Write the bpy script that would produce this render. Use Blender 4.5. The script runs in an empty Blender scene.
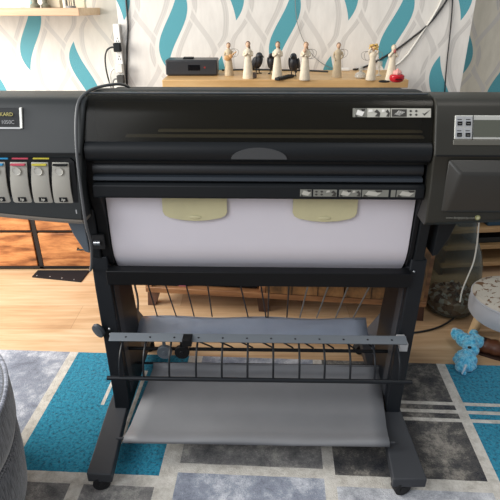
import bpy, bmesh, math, random
from mathutils import Vector, Matrix, Euler, noise as mnoise
random.seed(7)
C = bpy.context.scene.collection
PI = math.pi
# ------------------------------------------------------------------ camera
TH = math.radians(26.0); FPX = 500.0; CH = 1.28
ct, st = math.cos(TH), math.sin(TH)
def ray(px, py):
    a = (px-250)/FPX; b = (py-250)/FPX
    return Vector((a, ct-b*st, -(st+b*ct)))
def atY(px, py, Y):
    r = ray(px, py); t = Y/r.y
    return Vector((r.x*t, Y, CH+r.z*t))
def atZ(px, py, Z):
    r = ray(px, py); t = (Z-CH)/r.z
    return Vector((r.x*t, r.y*t, Z))
PR = Vector((.03, 1.35, 0)); PA = -.02
def pl(px, py, yl):                    # a point of the printer's own frame at depth yl
    r = ray(px, py); n = Vector((-math.sin(PA), math.cos(PA), 0))
    t = (yl+PR.dot(n))/r.dot(n)
    q = Vector((0, 0, CH))+r*t-PR
    c, s = math.cos(PA), math.sin(PA)
    return Vector((q.x*c+q.y*s, -q.x*s+q.y*c, q.z))
cam = bpy.data.cameras.new('camera'); co = bpy.data.objects.new('camera', cam); C.objects.link(co)
co.location = (0, 0, CH); co.rotation_euler = (PI/2-TH, 0, 0)
cam.sensor_width = 36; cam.lens = 36; cam.clip_start = .02
bpy.context.scene.camera = co

# ------------------------------------------------------------------ materials
def lin(c): return tuple(((v/255)/12.92 if v/255 <= .04045 else ((v/255+.055)/1.055)**2.4) for v in c)+(1,)
class NT:
    def __init__(s, m):
        s.t = m.node_tree; s.n = s.t.nodes; s.l = s.t.links
    def node(s, typ, **kw):
        n = s.n.new(typ)
        for k, v in kw.items(): setattr(n, k, v)
        return n
    def put(s, sock, v):
        if hasattr(v, 'is_linked') or hasattr(v, 'links'): s.l.new(v, sock)
        else: sock.default_value = v
    def m(s, op, a, b=0.0, c=None):
        n = s.node('ShaderNodeMath', operation=op)
        s.put(n.inputs[0], a); s.put(n.inputs[1], b)
        if c is not None: s.put(n.inputs[2], c)
        return n.outputs[0]
    def mix(s, f, a, b):
        n = s.node('ShaderNodeMix', data_type='RGBA')
        s.put(n.inputs[0], f); s.put(n.inputs[6], a); s.put(n.inputs[7], b)
        return n.outputs[2]
    def noise(s, scale, detail=4, rough=.6, vec=None, dist=0):
        n = s.node('ShaderNodeTexNoise'); n.inputs['Scale'].default_value = scale
        n.inputs['Detail'].default_value = detail; n.inputs['Roughness'].default_value = rough
        n.inputs['Distortion'].default_value = dist
        if vec is not None: s.l.new(vec, n.inputs['Vector'])
        return n.outputs['Fac']
    def ramp(s, f, stops):
        n = s.node('ShaderNodeValToRGB'); e = n.color_ramp.elements
        while len(e) < len(stops): e.new(.5)
        for i, (p, c) in enumerate(stops): e[i].position = p; e[i].color = c
        s.l.new(f, n.inputs[0]); return n.outputs[0]
    def objco(s, scale=(1, 1, 1), rot=(0, 0, 0), loc=(0, 0, 0)):
        t = s.node('ShaderNodeTexCoord'); mp = s.node('ShaderNodeMapping')
        mp.inputs['Scale'].default_value = scale; mp.inputs['Rotation'].default_value = rot
        mp.inputs['Location'].default_value = loc
        s.l.new(t.outputs['Object'], mp.inputs[0]); return mp.outputs[0]
    def bump(s, h, strength=.3, dist=.01):
        b = s.node('ShaderNodeBump'); b.inputs['Strength'].default_value = strength
        b.inputs['Distance'].default_value = dist
        s.l.new(h, b.inputs['Height']); s.l.new(b.outputs[0], s.n['Principled BSDF'].inputs['Normal'])
def mat(name, col=(128, 128, 128), rough=.5, metal=0, spec=.5, var=.0, vscale=30, bump=0, bscale=200, sheen=0):
    m = bpy.data.materials.new(name); m.use_nodes = True
    b = m.node_tree.nodes['Principled BSDF']
    b.inputs['Base Color'].default_value = lin(col); b.inputs['Roughness'].default_value = rough
    b.inputs['Metallic'].default_value = metal; b.inputs['Specular IOR Level'].default_value = spec
    if sheen: b.inputs['Sheen Weight'].default_value = sheen
    t = NT(m)
    if var:
        f = t.noise(vscale, 4, .6, t.objco())
        c = lin(col)
        lo = tuple(v*(1-var) for v in c[:3])+(1,); hi = tuple(min(1, v*(1+var)) for v in c[:3])+(1,)
        t.l.new(t.ramp(f, [(.3, lo), (.7, hi)]), b.inputs['Base Color'])
    if bump: t.bump(t.noise(bscale, 3, .6, t.objco()), bump, .004)
    return m
def wood(name, cols, scale=(2, 30, 30), rough=.45, big=3, rot=(0, 0, 0), bump=.1):
    m = mat(name, rough=rough); t = NT(m); v = t.objco(scale, rot)
    g = t.noise(1.5, 8, .65, v, .6); k = t.noise(big, 4, .6, t.objco((1, 3, 3), rot))
    f = t.m('ADD', t.m('MULTIPLY', g, .6), t.m('MULTIPLY', k, .4))
    n = len(cols)
    t.l.new(t.ramp(f, [(.36+.28*i/(n-1), lin(c)) for i, c in enumerate(cols)]), t.n['Principled BSDF'].inputs['Base Color'])
    t.bump(g, bump, .003); return m
M = {}
M['housing'] = mat('housing_plastic', (46, 49, 50), .45, spec=.3, var=.05, vscale=6, bump=.06, bscale=900)
M['housing2'] = mat('control_plastic', (49, 48, 43), .45, spec=.3, var=.05, vscale=6, bump=.06, bscale=900)
M['dark'] = mat('dark_plastic', (22, 25, 28), .5, spec=.25)
M['black'] = mat('black_plastic', (13, 15, 18), .5, spec=.25)
M['blackmetal'] = mat('black_enamel', (22, 26, 31), .42, spec=.3, var=.08, vscale=10)
M['footmetal'] = mat('grey_enamel', (58, 60, 64), .45, spec=.3, var=.06, vscale=8)
M['rubber'] = mat('rubber', (18, 18, 20), .7)
M['edge'] = mat('satin_edge', (52, 58, 65), .45, spec=.3)
M['gold'] = mat('rail_metal', (214, 206, 186), .45)
M['cream'] = mat('tab_plastic', (205, 198, 158), .45, var=.05, vscale=15)
M['paper'] = mat('plotter_paper', (226, 221, 228), .75, var=.012, vscale=9)
M['cart'] = mat('cartridge_grey', (160, 157, 148), .5, var=.03)
M['label'] = mat('label_grey', (188, 186, 176), .5)
M['label2'] = mat('label_grey_dim', (128, 128, 120), .5)
M['labelink'] = mat('label_ink', (58, 56, 52), .6)
M['silver'] = mat('panel_silver', (190, 190, 184), .35, metal=.2)
M['screen'] = mat('lcd_screen', (88, 90, 80), .2)
M['steel'] = mat('steel', (170, 172, 175), .3, metal=.9)
M['white'] = mat('white_plastic', (232, 230, 224), .4)
M['lgrey'] = mat('pale_grey_plastic', (168, 170, 172), .45)
M['cable'] = mat('black_cable', (30, 30, 32), .5)
M['gcable'] = mat('grey_cable', (128, 126, 122), .5)
M['wcable'] = mat('white_cable', (222, 218, 208), .5)
M['fabric'] = mat('bin_fabric_sheen', (152, 163, 182), .32, var=.10, vscale=5, bump=.15, bscale=60)  # bluish tone paints the cool window reflection into the sheet
M['fabric2'] = mat('sheet_fabric', (120, 121, 124), .5, var=.08, vscale=4, bump=.08, bscale=40)
M['knob'] = mat('knob_grey', (84, 92, 100), .4)
M['oak'] = wood('shelf_oak', [(196, 152, 96), (214, 172, 116), (226, 188, 134)], (1.2, 20, 25))
M['pale_oak'] = wood('pale_shelf_oak', [(188, 150, 118), (204, 167, 134), (216, 184, 152)], (1.2, 20, 25))
M['rustic'] = wood('rustic_wood', [(84, 50, 30), (160, 100, 58), (206, 140, 86), (222, 164, 108)], (2, 9, 14), .5, 7)
M['rustic_dark'] = wood('rustic_dark_wood', [(46, 32, 20), (96, 70, 44), (140, 102, 64), (160, 120, 78)], (9, 9, 3), .5, 6)
M['bench'] = wood('bench_wood', [(92, 60, 38), (142, 100, 66), (170, 124, 84)], (2, 14, 20), .5, 5)
M['legwood'] = wood('walnut_leg', [(52, 34, 28), (72, 48, 40), (88, 60, 48)], (20, 20, 2), .5)
M['board'] = wood('shelf_board', [(150, 118, 78), (176, 142, 100), (190, 156, 112)], (2, 20, 20), .5)
M['stoolleg'] = wood('beech_leg', [(206, 172, 126), (222, 190, 146), (230, 202, 160)], (14, 14, 2), .5)
M['frame'] = mat('black_frame', (28, 26, 28), .5)
M['cyan'] = mat('cyan_strip', (40, 140, 190), .5)
M['magenta'] = mat('magenta_strip', (190, 70, 90), .5)
M['yellow'] = mat('yellow_strip', (190, 178, 60), .5)
M['figure'] = mat('carved_cream', (214, 200, 176), .7, var=.12, vscale=60, bump=.2, bscale=150)
M['figure2'] = mat('carved_sand', (190, 172, 142), .7, var=.12, vscale=60, bump=.2, bscale=150)
M['skin'] = mat('carved_skin', (206, 168, 138), .7)
M['hair'] = mat('carved_hair', (112, 86, 66), .7, var=.15, vscale=80)
M['hair2'] = mat('carved_light_hair', (150, 118, 84), .7, var=.15, vscale=80)
M['wire'] = mat('wing_wire', (150, 142, 132), .4, metal=.5)
M['raven'] = mat('raven_black', (34, 36, 42), .45, bump=.4, bscale=120)
M['red'] = mat('red_gloss', (186, 28, 40), .22)
M['pink'] = mat('pink_petal', (224, 160, 150), .6)
M['straw'] = mat('gold_petal', (204, 166, 92), .6)
M['brownwood'] = mat('guitar_wood', (196, 150, 98), .5)
M['shoe'] = mat('brown_leather', (96, 56, 36), .4, var=.2, vscale=25)
M['vinyl'] = mat('silver_velvet', (178, 180, 186), .6, var=.08, vscale=8, bump=.15, bscale=300, sheen=.4)
def glassy(name, tint, transp, rough=.08, col=(200, 205, 205)):
    m = mat(name, col, rough); t = NT(m); b = t.n['Principled BSDF']
    tr = t.node('ShaderNodeBsdfTransparent'); tr.inputs[0].default_value = lin(tint)
    mx = t.node('ShaderNodeMixShader')
    lw = t.node('ShaderNodeLayerWeight'); lw.inputs[0].default_value = .35
    f = t.m('SUBTRACT', transp, t.m('MULTIPLY', lw.outputs['Facing'], transp*.6))
    t.l.new(f, mx.inputs[0]); t.l.new(b.outputs[0], mx.inputs[1]); t.l.new(tr.outputs[0], mx.inputs[2])
    t.l.new(mx.outputs[0], t.n['Material Output'].inputs[0]); return m
M['smoky'] = glassy('smoky_window', (206, 203, 194), .84, .22, (50, 49, 45))
M['glass'] = glassy('bottle_glass', (208, 214, 208), .82, .06, (120, 126, 122))
M['clear'] = glassy('clear_ornament', (235, 235, 230), .6, .05, (225, 222, 214))

def wave_paper(name, x0, zc, base=(224, 219, 211), stag=.585):
    """white paper with silvery waving ribbons and staggered teal leaves"""
    S, P, A, W = .250, .50, .042, .042
    m = mat(name, base, .55); t = NT(m); b = t.n['Principled BSDF']
    tc = t.node('ShaderNodeTexCoord'); sp = t.node('ShaderNodeSeparateXYZ'); t.l.new(tc.outputs['Object'], sp.inputs[0])
    x, z = sp.outputs[0], sp.outputs[2]
    zz = t.m('SUBTRACT', z, zc)
    u = t.m('MULTIPLY', t.m('SUBTRACT', x, x0), 1/S)
    n = t.m('FLOOR', t.m('ADD', u, .5)); par = t.m('FLOORED_MODULO', n, 2.0)
    sn0 = t.m('MULTIPLY', t.m('SINE', t.m('MULTIPLY', zz, 2*PI/P)), A/S)
    sn = t.m('MULTIPLY', t.m('SINE', t.m('MULTIPLY', t.m('ADD', zz, t.m('MULTIPLY', par, (stag-.5)*P)), 2*PI/P)), A/S)
    tt = t.m('ABSOLUTE', t.m('SUBTRACT', t.m('SUBTRACT', u, n), sn))
    q = t.m('SUBTRACT', t.m('FRACT', t.m('ADD', t.m('ADD', t.m('MULTIPLY', zz, 1/P), t.m('MULTIPLY', par, stag)), .5)), .5)
    def prof(L, wmax):
        k = t.m('MULTIPLY', q, 2/L); k2 = t.m('MULTIPLY', k, k)
        return t.m('MULTIPLY', t.m('MAXIMUM', t.m('SUBTRACT', 1.0, k2), 0.0), wmax)
    d = t.m('MULTIPLY', tt, S)
    leaf = t.m('GREATER_THAN', t.m('SUBTRACT', prof(.71, W), d), 0.0)
    e = t.m('SUBTRACT', d, prof(.95, W*1.1))
    def band(v, lo, hi): return t.m('MULTIPLY', t.m('GREATER_THAN', v, lo), t.m('LESS_THAN', v, hi))
    rib = band(e, .012, .036)
    lines = t.m('GREATER_THAN', t.m('SINE', t.m('MULTIPLY', e, 2*PI/.0095)), .1)
    lines = t.m('MULTIPLY', lines, band(e, .012, .036))
    g = t.m('ADD', u, t.m('MULTIPLY', sn0, 1.5))
    gd = t.m('MULTIPLY', t.m('ABSOLUTE', t.m('SUBTRACT', t.m('FRACT', g), .5)), S)
    rib2 = t.m('MULTIPLY', t.m('LESS_THAN', gd, .014), t.m('GREATER_THAN', e, .012))
    marg = t.m('MULTIPLY', band(gd, .014, .024), t.m('GREATER_THAN', e, .012))
    gl = t.noise(420, 2, .7, tc.outputs['Object'])
    teal = t.ramp(gl, [(.35, lin((62, 138, 151))), (.65, lin((98, 170, 179)))])
    cloud = t.noise(9, 4, .6, t.objco((3, 1, 1)))
    bas = t.ramp(cloud, [(.35, lin(tuple(v-5 for v in base))), (.65, lin(tuple(min(255, v+6) for v in base)))])
    c = t.mix(t.m('MULTIPLY', rib, .75), bas, lin((203, 198, 191)))
    c = t.mix(t.m('MULTIPLY', lines, .35), c, lin((182, 177, 170)))
    c = t.mix(t.m('MULTIPLY', marg, .8), c, bas)
    c = t.mix(t.m('MULTIPLY', rib2, .8), c, lin((205, 200, 193)))
    c = t.mix(leaf, c, teal)
    t.l.new(c, b.inputs['Base Color']); t.bump(gl, .08, .002)
    return m
def marble(name, stops, scale=9, pile=260):
    m = mat(name, rough=.95, spec=.1, sheen=.2); t = NT(m); v = t.objco()
    a = t.noise(scale, 8, .78, v, .15); p = t.noise(pile, 2, .6, v)
    f = t.m('ADD', t.m('MULTIPLY', a, .85), t.m('MULTIPLY', p, .15))
    t.l.new(t.ramp(f, stops), t.n['Principled BSDF'].inputs['Base Color'])
    t.bump(p, .7, .006); return m
def L3(lo, mid, hi): return [(.36, lin(lo)), (.5, lin(mid)), (.62, lin(hi))]
M['rug_cream'] = marble('rug_cream', L3((176, 170, 160), (206, 201, 192), (222, 218, 210)), 30)
M['rug_grey'] = marble('rug_grey', L3((108, 114, 128), (150, 156, 170), (212, 214, 220)))
M['rug_taupe'] = marble('rug_taupe', L3((84, 84, 86), (134, 132, 130), (190, 186, 178)))
M['rug_char'] = marble('rug_charcoal', L3((34, 37, 46), (84, 82, 80), (158, 152, 142)))
M['rug_light'] = marble('rug_light', L3((110, 114, 124), (178, 180, 186), (222, 223, 226)))
m = mat('rug_teal', rough=.95, spec=.1, sheen=.2); t = NT(m); p = t.noise(95, 3, .7, t.objco())
big = t.noise(7, 3, .5, t.objco())
c = t.ramp(p, [(.33, lin((8, 62, 84))), (.42, lin((22, 112, 142))), (.6, lin((40, 142, 172)))])
c = t.mix(t.m('MULTIPLY', big, .25), c, lin((60, 150, 172)))
t.l.new(c, t.n['Principled BSDF'].inputs['Base Color']); t.bump(p, .9, .008); M['rug_teal'] = m
# oak laminate floor
m = mat('floor_oak', rough=.42); t = NT(m)
br = t.node('ShaderNodeTexBrick'); br.offset = .37; br.inputs['Scale'].default_value = 1
br.inputs['Brick Width'].default_value = 1.25; br.inputs['Row Height'].default_value = .19
br.inputs['Mortar Size'].default_value = .0012; br.inputs['Mortar Smooth'].default_value = .2
br.inputs['Color1'].default_value = (0, 0, 0, 1); br.inputs['Color2'].default_value = (1, 1, 1, 1); br.inputs['Mortar'].default_value = (.5, .5, .5, 1)
t.l.new(t.objco(loc=(.33, .07, 0)), br.inputs['Vector'])
g = t.noise(2, 8, .62, t.objco((1.6, 22, 1)), .5); g2 = t.noise(2.2, 4, .5, t.objco((1, 5, 1)), 1.0)
f = t.m('ADD', t.m('ADD', t.m('MULTIPLY', g, .45), t.m('MULTIPLY', g2, .35)), t.m('MULTIPLY', br.outputs['Color'], .2))
c = t.ramp(f, [(.30, lin((168, 130, 94))), (.5, lin((200, 166, 128))), (.66, lin((218, 190, 156)))])
c = t.mix(t.m('MULTIPLY', br.outputs['Fac'], .55), c, lin((128, 92, 60)))
t.l.new(c, t.n['Principled BSDF'].inputs['Base Color']); t.bump(g, .05, .002); M['floor'] = m
# grey corduroy
m = mat('grey_corduroy', rough=.9, spec=.15, sheen=.5); t = NT(m)
wv = t.node('ShaderNodeTexNoise'); wv.inputs['Scale'].default_value = 1; wv.inputs['Detail'].default_value = 3
t.l.new(t.objco((260, 260, 30)), wv.inputs['Vector'])
c = t.ramp(wv.outputs['Fac'], [(.35, lin((50, 52, 56))), (.65, lin((112, 114, 118)))])
t.l.new(c, t.n['Principled BSDF'].inputs['Base Color']); t.bump(wv.outputs['Fac'], .6, .004); M['cord'] = m
m = mat('grey_corduroy_top', rough=.9, spec=.15, sheen=.5); t = NT(m)
n2 = t.noise(1, 3, .6, t.objco((30, 260, 60)))
c = t.ramp(n2, [(.35, lin((82, 86, 98))), (.65, lin((160, 164, 176)))])
t.l.new(c, t.n['Principled BSDF'].inputs['Base Color']); t.bump(n2, .6, .004); M['cordtop'] = m
# blue plush
m = mat('blue_plush', rough=.9, spec=.1, sheen=.6); t = NT(m); p = t.noise(90, 3, .7, t.objco())
t.l.new(t.ramp(p, [(.3, lin((36, 130, 180))), (.5, lin((92, 196, 236))), (.66, lin((150, 224, 246)))]), t.n['Principled BSDF'].inputs['Base Color'])
t.bump(p, 1.0, .01); M['plush'] = m
M['plush_white'] = mat('white_plush', (196, 214, 228), .9, var=.1, vscale=60, bump=.5)
# pouf top, pale with brown scribbled pattern
m = mat('pouf_print', rough=.6); t = NT(m); p = t.noise(22, 6, .7, t.objco(), 1.2); mask = t.noise(7, 2, .5, t.objco())
k = t.m('MULTIPLY', t.m('GREATER_THAN', p, .54), t.m('GREATER_THAN', mask, .47))
t.l.new(t.mix(k, lin((190, 184, 172)), lin((112, 82, 56))), t.n['Principled BSDF'].inputs['Base Color']); M['pouftop'] = m
# coins
m = mat('coin_metal', rough=.4, metal=.15); t = NT(m)
vo = t.node('ShaderNodeTexVoronoi'); vo.inputs['Scale'].default_value = 45; t.l.new(t.objco(), vo.inputs['Vector'])
sx = t.node('ShaderNodeSeparateColor'); t.l.new(vo.outputs['Color'], sx.inputs[0])
t.l.new(t.ramp(sx.outputs[0], [(.2, lin((120, 80, 60))), (.5, lin((180, 140, 112))), (.75, lin((222, 218, 212)))]), t.n['Principled BSDF'].inputs['Base Color']); M['coin'] = m

# ------------------------------------------------------------------ mesh helper
class MB:
    def __init__(s): s.bm = bmesh.new()
    def mark(s): return set(s.bm.faces)
    def setmi(s, before, mi):
        if mi:
            for f in s.bm.faces:
                if f not in before: f.material_index = mi
    def box(s, a, b, mi=0, mtx=None):
        k = s.mark(); a = Vector(a); b = Vector(b)
        r = bmesh.ops.create_cube(s.bm, size=1)
        mt = Matrix.Translation((a+b)/2) @ Matrix.Diagonal((*(b-a), 1))
        if mtx: mt = mtx @ mt
        bmesh.ops.transform(s.bm, matrix=mt, verts=r['verts']); s.setmi(k, mi); return s
    def prism(s, pts, x0, x1, mi=0, f=None):
        """closed (y,z) outline swept along x; f(x,y,z) may shift points; several stations allowed"""
        k = s.mark(); xs = x0 if isinstance(x0, (list, tuple)) else [x0, x1]
        rings = []
        for x in xs:
            rings.append([s.bm.verts.new(f(x, y, z) if f else (x, y, z)) for y, z in pts])
        n = len(pts)
        for A, B in zip(rings, rings[1:]):
            for i in range(n): s.bm.faces.new((A[i], A[(i+1) % n], B[(i+1) % n], B[i]))
        s.bm.faces.new(rings[0][::-1]); s.bm.faces.new(rings[-1]); s.setmi(k, mi); return s
    def poly(s, pts, d, mi=0):
        """closed outline of 3-D points pushed along vector d"""
        k = s.mark(); d = Vector(d)
        A = [s.bm.verts.new(Vector(p)) for p in pts]; B = [s.bm.verts.new(Vector(p)+d) for p in pts]
        n = len(pts)
        for i in range(n): s.bm.faces.new((A[i], A[(i+1) % n], B[(i+1) % n], B[i]))
        s.bm.faces.new(A[::-1]); s.bm.faces.new(B); s.setmi(k, mi); return s
    def tube(s, pts, r, seg=8, mi=0, smooth=0):
        k = s.mark(); P = [Vector(p) for p in pts]
        for _ in range(smooth):
            Q = [P[0]]
            for a, b in zip(P, P[1:]): Q += [a*.75+b*.25, a*.25+b*.75]
            P = Q+[P[-1]]
        n = len(P); R = r if isinstance(r, (list, tuple)) else None
        rings = []; up = None
        for i, p in enumerate(P):
            d = (P[min(i+1, n-1)]-P[max(i-1, 0)]).normalized()
            if up is None: up = d.orthogonal().normalized()
            up = (up-d*up.dot(d)).normalized(); w = d.cross(up)
            rr = r if R is None else R[0]+(R[-1]-R[0])*i/(n-1) if len(R) != n else R[i]
            rings.append([s.bm.verts.new(p+(up*math.cos(2*PI*j/seg)+w*math.sin(2*PI*j/seg))*rr) for j in range(seg)])
        for A, B in zip(rings, rings[1:]):
            for j in range(seg): s.bm.faces.new((A[j], A[(j+1) % seg], B[(j+1) % seg], B[j]))
        s.bm.faces.new(rings[0][::-1]); s.bm.faces.new(rings[-1]); s.setmi(k, mi); return s
    def lathe(s, prof, c=(0, 0, 0), seg=32, sx=1, sy=1, mi=0, rot=None, cap=True):
        k = s.mark(); c = Vector(c); rings = []
        for r, z in prof:
            ring = []
            for j in range(seg):
                v = Vector((r*sx*math.cos(2*PI*j/seg), r*sy*math.sin(2*PI*j/seg), z))
                if rot: v = rot @ v
                ring.append(s.bm.verts.new(v+c))
            rings.append(ring)
        for A, B in zip(rings, rings[1:]):
            for j in range(seg): s.bm.faces.new((A[j], A[(j+1) % seg], B[(j+1) % seg], B[j]))
        if cap: s.bm.faces.new(rings[0][::-1]); s.bm.faces.new(rings[-1])
        s.setmi(k, mi); return s
    def ball(s, c, r, mi=0, rot=None, seg=16):
        k = s.mark(); q = bmesh.ops.create_uvsphere(s.bm, u_segments=seg, v_segments=max(6, seg//2+2), radius=1)
        rr = r if hasattr(r, '__len__') else (r, r, r)
        mt = Matrix.Translation(c) @ (rot.to_4x4() if rot else Matrix()) @ Matrix.Diagonal((*rr, 1))
        bmesh.ops.transform(s.bm, matrix=mt, verts=q['verts']); s.setmi(k, mi); return s
    def sheet(s, rows, thick=.003, mi=0):
        """grid of point rows given a thickness downwards along the normal"""
        k = s.mark(); g = [[s.bm.verts.new(Vector(p)) for p in r] for r in rows]
        fs = []
        for A, B in zip(g, g[1:]):
            for j in range(len(A)-1): fs.append(s.bm.faces.new((A[j], A[j+1], B[j+1], B[j])))
        bmesh.ops.recalc_face_normals(s.bm, faces=fs)
        bmesh.ops.solidify(s.bm, geom=fs, thickness=thick); s.setmi(k, mi); return s
    def build(s, name, mats, parent=None, label=None, cat=None, group=None, kind=None, bevel=0, smooth=40, center=True, sub=0, remesh=0):
        bmesh.ops.recalc_face_normals(s.bm, faces=list(s.bm.faces))
        me = bpy.data.meshes.new(name); s.bm.to_mesh(me); s.bm.free()
        for m_ in (mats if isinstance(mats, (list, tuple)) else [mats]): me.materials.append(m_)
        for p in me.polygons: p.use_smooth = smooth > 0
        if smooth and smooth < 180: me.set_sharp_from_angle(angle=math.radians(smooth))
        o = bpy.data.objects.new(name, me); C.objects.link(o)
        if parent: o.parent = parent
        elif center and kind != 'structure':
            vs = [v.co for v in me.vertices]
            b = Vector(((min(v.x for v in vs)+max(v.x for v in vs))/2, (min(v.y for v in vs)+max(v.y for v in vs))/2, min(v.z for v in vs)))
            me.transform(Matrix.Translation(-b)); o.location = b
        tag(o, label, cat, group, kind)
        if remesh:
            r = o.modifiers.new('remesh', 'REMESH'); r.mode = 'VOXEL'; r.voxel_size = remesh; r.use_smooth_shade = True
            sm = o.modifiers.new('smooth', 'SMOOTH'); sm.iterations = 4
        if bevel:
            b = o.modifiers.new('bevel', 'BEVEL'); b.width = bevel; b.segments = 3; b.limit_method = 'ANGLE'; b.angle_limit = math.radians(35)
        if sub:
            b = o.modifiers.new('sub', 'SUBSURF'); b.levels = sub; b.render_levels = sub
        return o
def tag(o, label=None, cat=None, group=None, kind=None):
    if label: o['label'] = label
    if cat: o['category'] = cat
    if group: o['group'] = group
    if kind: o['kind'] = kind
def thing(name, label, cat, loc=(0, 0, 0), rz=0, group=None):
    o = bpy.data.objects.new(name, None); C.objects.link(o); o.location = loc; o.rotation_euler = (0, 0, rz)
    o.empty_display_size = .05
    tag(o, label, cat, group); return o
def dup(o, parent=None):
    c = o.copy(); C.objects.link(c)
    if parent: c.parent = parent
    for ch in list(o.children): dup(ch, c)
    return c
def text(name, body, size, m, parent, loc, depth=.0006, rot=(PI/2, 0, 0), bold=False, shear=0, align='CENTER', sx=1):
    cu = bpy.data.curves.new(name, 'FONT'); cu.body = body; cu.size = size; cu.extrude = depth
    cu.align_x = align; cu.align_y = 'CENTER'; cu.shear = shear
    if bold: cu.offset = size*.02
    o = bpy.data.objects.new(name, cu); C.objects.link(o)
    bpy.context.view_layer.update()
    me = bpy.data.meshes.new_from_object(o.evaluated_get(bpy.context.evaluated_depsgraph_get()))
    bpy.data.objects.remove(o); bpy.data.curves.remove(cu)
    me.transform(Matrix.Translation(loc) @ Euler(rot).to_matrix().to_4x4() @ Matrix.Diagonal((sx, 1, 1, 1)))
    me.name = name; me.materials.clear(); me.materials.append(m)
    r = bpy.data.objects.new(name, me); C.objects.link(r); r.parent = parent; return r

# ------------------------------------------------------------------ the setting
YB, YA = 2.45, 2.80
XL, XR = -.588, .99
b = MB(); b.box((-2.3, -1.2, -.05), (2.3, YA+.1, 0)); b.build('floor', M['floor'], kind='structure', smooth=0)
pA = atY(173, 28, YB)
M['paper_breast'] = wave_paper('wallpaper_breast', pA.x, pA.z)
pL = atY(29, 26, YA)
M['paper_left'] = wave_paper('wallpaper_left_alcove', pL.x, pL.z-.04, (224, 217, 206), .42)
pR = atY(502, 80, YA)
M['paper_right_shaded'] = wave_paper('wallpaper_right_alcove_shaded', pR.x, pR.z, (216, 209, 192))  # darker base colour paints the right alcove's shade into the paper
b = MB(); b.box((XL, YB, 0), (XR, YA+.1, 2.5)); b.build('wall_chimney', M['paper_breast'], kind='structure', smooth=0)
b = MB(); b.box((-2.3, YA, 0), (XL, YA+.1, 2.5)); b.build('wall_left', M['paper_left'], kind='structure', smooth=0)
b = MB(); b.box((XR, YA, 0), (2.3, YA+.1, 2.5)); b.build('wall_right', M['paper_right_shaded'], kind='structure', smooth=0)

# ------------------------------------------------------------------ rug
RO = Vector((0, 1.615, 0)); ra = -.051
us = Vector((1, ra, 0)).normalized(); vs_ = Vector((ra, -1, 0)).normalized()
rects = [(-1.5, -.735, 0, .60, 1), (-.70, -.245, 0, .575, 5)]
rects += [(-1.5, -.76, .62, 1.1, 2), (-.72, -.50, .615, .74, 2), (-.46, -.25, .615, .74, 2), (-.72, -.25, .78, 1.1, 2)]
rects += [(-.515, -.503, .06, .29, 0), (-.404, -.390, .10, .46, 0)]
rects += [(-.19, .25, 0, .40, 1), (-.19, .25, .425, .525, 2), (-.19, .25, .56, .70, 1), (-.19, .25, .735, 1.1, 4)]
rects += [(.285, .735, 0, .545, 3), (.285, .735, .585, .70, 4), (.285, .735, .735, 1.1, 4), (.77, 1.5, 0, .60, 5), (.77, 1.5, .64, 1.1, 1)]
for v in (.222, .262, .302): rects.append((.285, 1.5, v-.008, v+.008, 0))
uu = sorted({-1.5, 1.5, *[r[0] for r in rects], *[r[1] for r in rects]})
vv = sorted({0, 1.1, *[r[2] for r in rects], *[r[3] for r in rects]})
def refine(a, step):
    o = []
    for p, q in zip(a, a[1:]):
        n = max(1, int((q-p)/step)); o += [p+(q-p)*i/n for i in range(n)]
    return o+[a[-1]]
uu = refine(uu, .03); vv = refine(vv, .03)
b = MB(); g = [[b.bm.verts.new(us*u+vs_*v+Vector((0, 0, .012+.0015*mnoise.noise(Vector((u*30, v*30, 0)))))) for u in uu] for v in vv]
for j in range(len(vv)-1):
    for i in range(len(uu)-1):
        f = b.bm.faces.new((g[j][i], g[j][i+1], g[j+1][i+1], g[j+1][i]))
        cu, cv = (uu[i]+uu[i+1])/2, (vv[j]+vv[j+1])/2
        for r in rects:
            if r[0] < cu < r[1] and r[2] < cv < r[3]: f.material_index = r[4]
bmesh.ops.recalc_face_normals(b.bm, faces=list(b.bm.faces))
bmesh.ops.solidify(b.bm, geom=list(b.bm.faces), thickness=.0105)
zmax = max(v.co.z for v in b.bm.verts)
sh = .0125-zmax
for v in b.bm.verts: v.co.z += sh
rug = b.build('rug', [M['rug_cream'], M['rug_grey'], M['rug_taupe'], M['rug_char'], M['rug_light'], M['rug_teal']], label='patchwork rug of teal, grey and charcoal blocks with cream lines', cat='rug', center=False)
rug.location = RO

# ------------------------------------------------------------------ large-format printer
P = thing('large_format_printer', 'wide black large-format printer on a wheeled stand with a wire basket', 'printer', PR, PA)
IL, IR = -.465, .445                    # inner edges of the two end housings
def lift(inner, slope):
    def f(x, y, z):
        z0 = z
        if z < .80: z = z+slope*max(0, abs(x-inner))**1.25*(1 if y < .2 else .6)
        if inner < 0: x += .010-.032*(1.06-z0)/.32
        return (x, y, z)
    return f
prof = [(.34, 1.01), (.34, .80), (.05, .745), (-.085, .742), (-.098, .755), (-.090, .85), (-.078, .925), (-.082, .934), (-.078, .945), (-.055, 1.0), (-.036, 1.050), (-.026, 1.061), (-.008, 1.0665), (.06, 1.066), (.14, 1.060), (.26, 1.04)]
xs = [IL-.42*i/12 for i in range(13)]
b = MB(); b.prism(prof, xs, 0, f=lift(IL, .12)); hL = b.build('ink_housing', M['housing'], P, bevel=.004)
# underside lip of the ink housing, its pale colour painting the edge highlight
b = MB(); b.prism([(-.09, .742), (-.099, .752), (-.099, .757), (.02, .741)], xs, 0, f=lambda x, y, z: (x-.021, y, z-.0015+.12*max(0, IL-x)**1.25)); b.build('underside_lip', mat('lip_highlight', (120, 112, 102), .5), hL)
xr = [IR+.40*i/12 for i in range(13)]
b = MB(); b.prism(prof, xr, 0, f=lift(IR, .09)); hR = b.build('control_housing', M['housing2'], P, bevel=.004)
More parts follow.
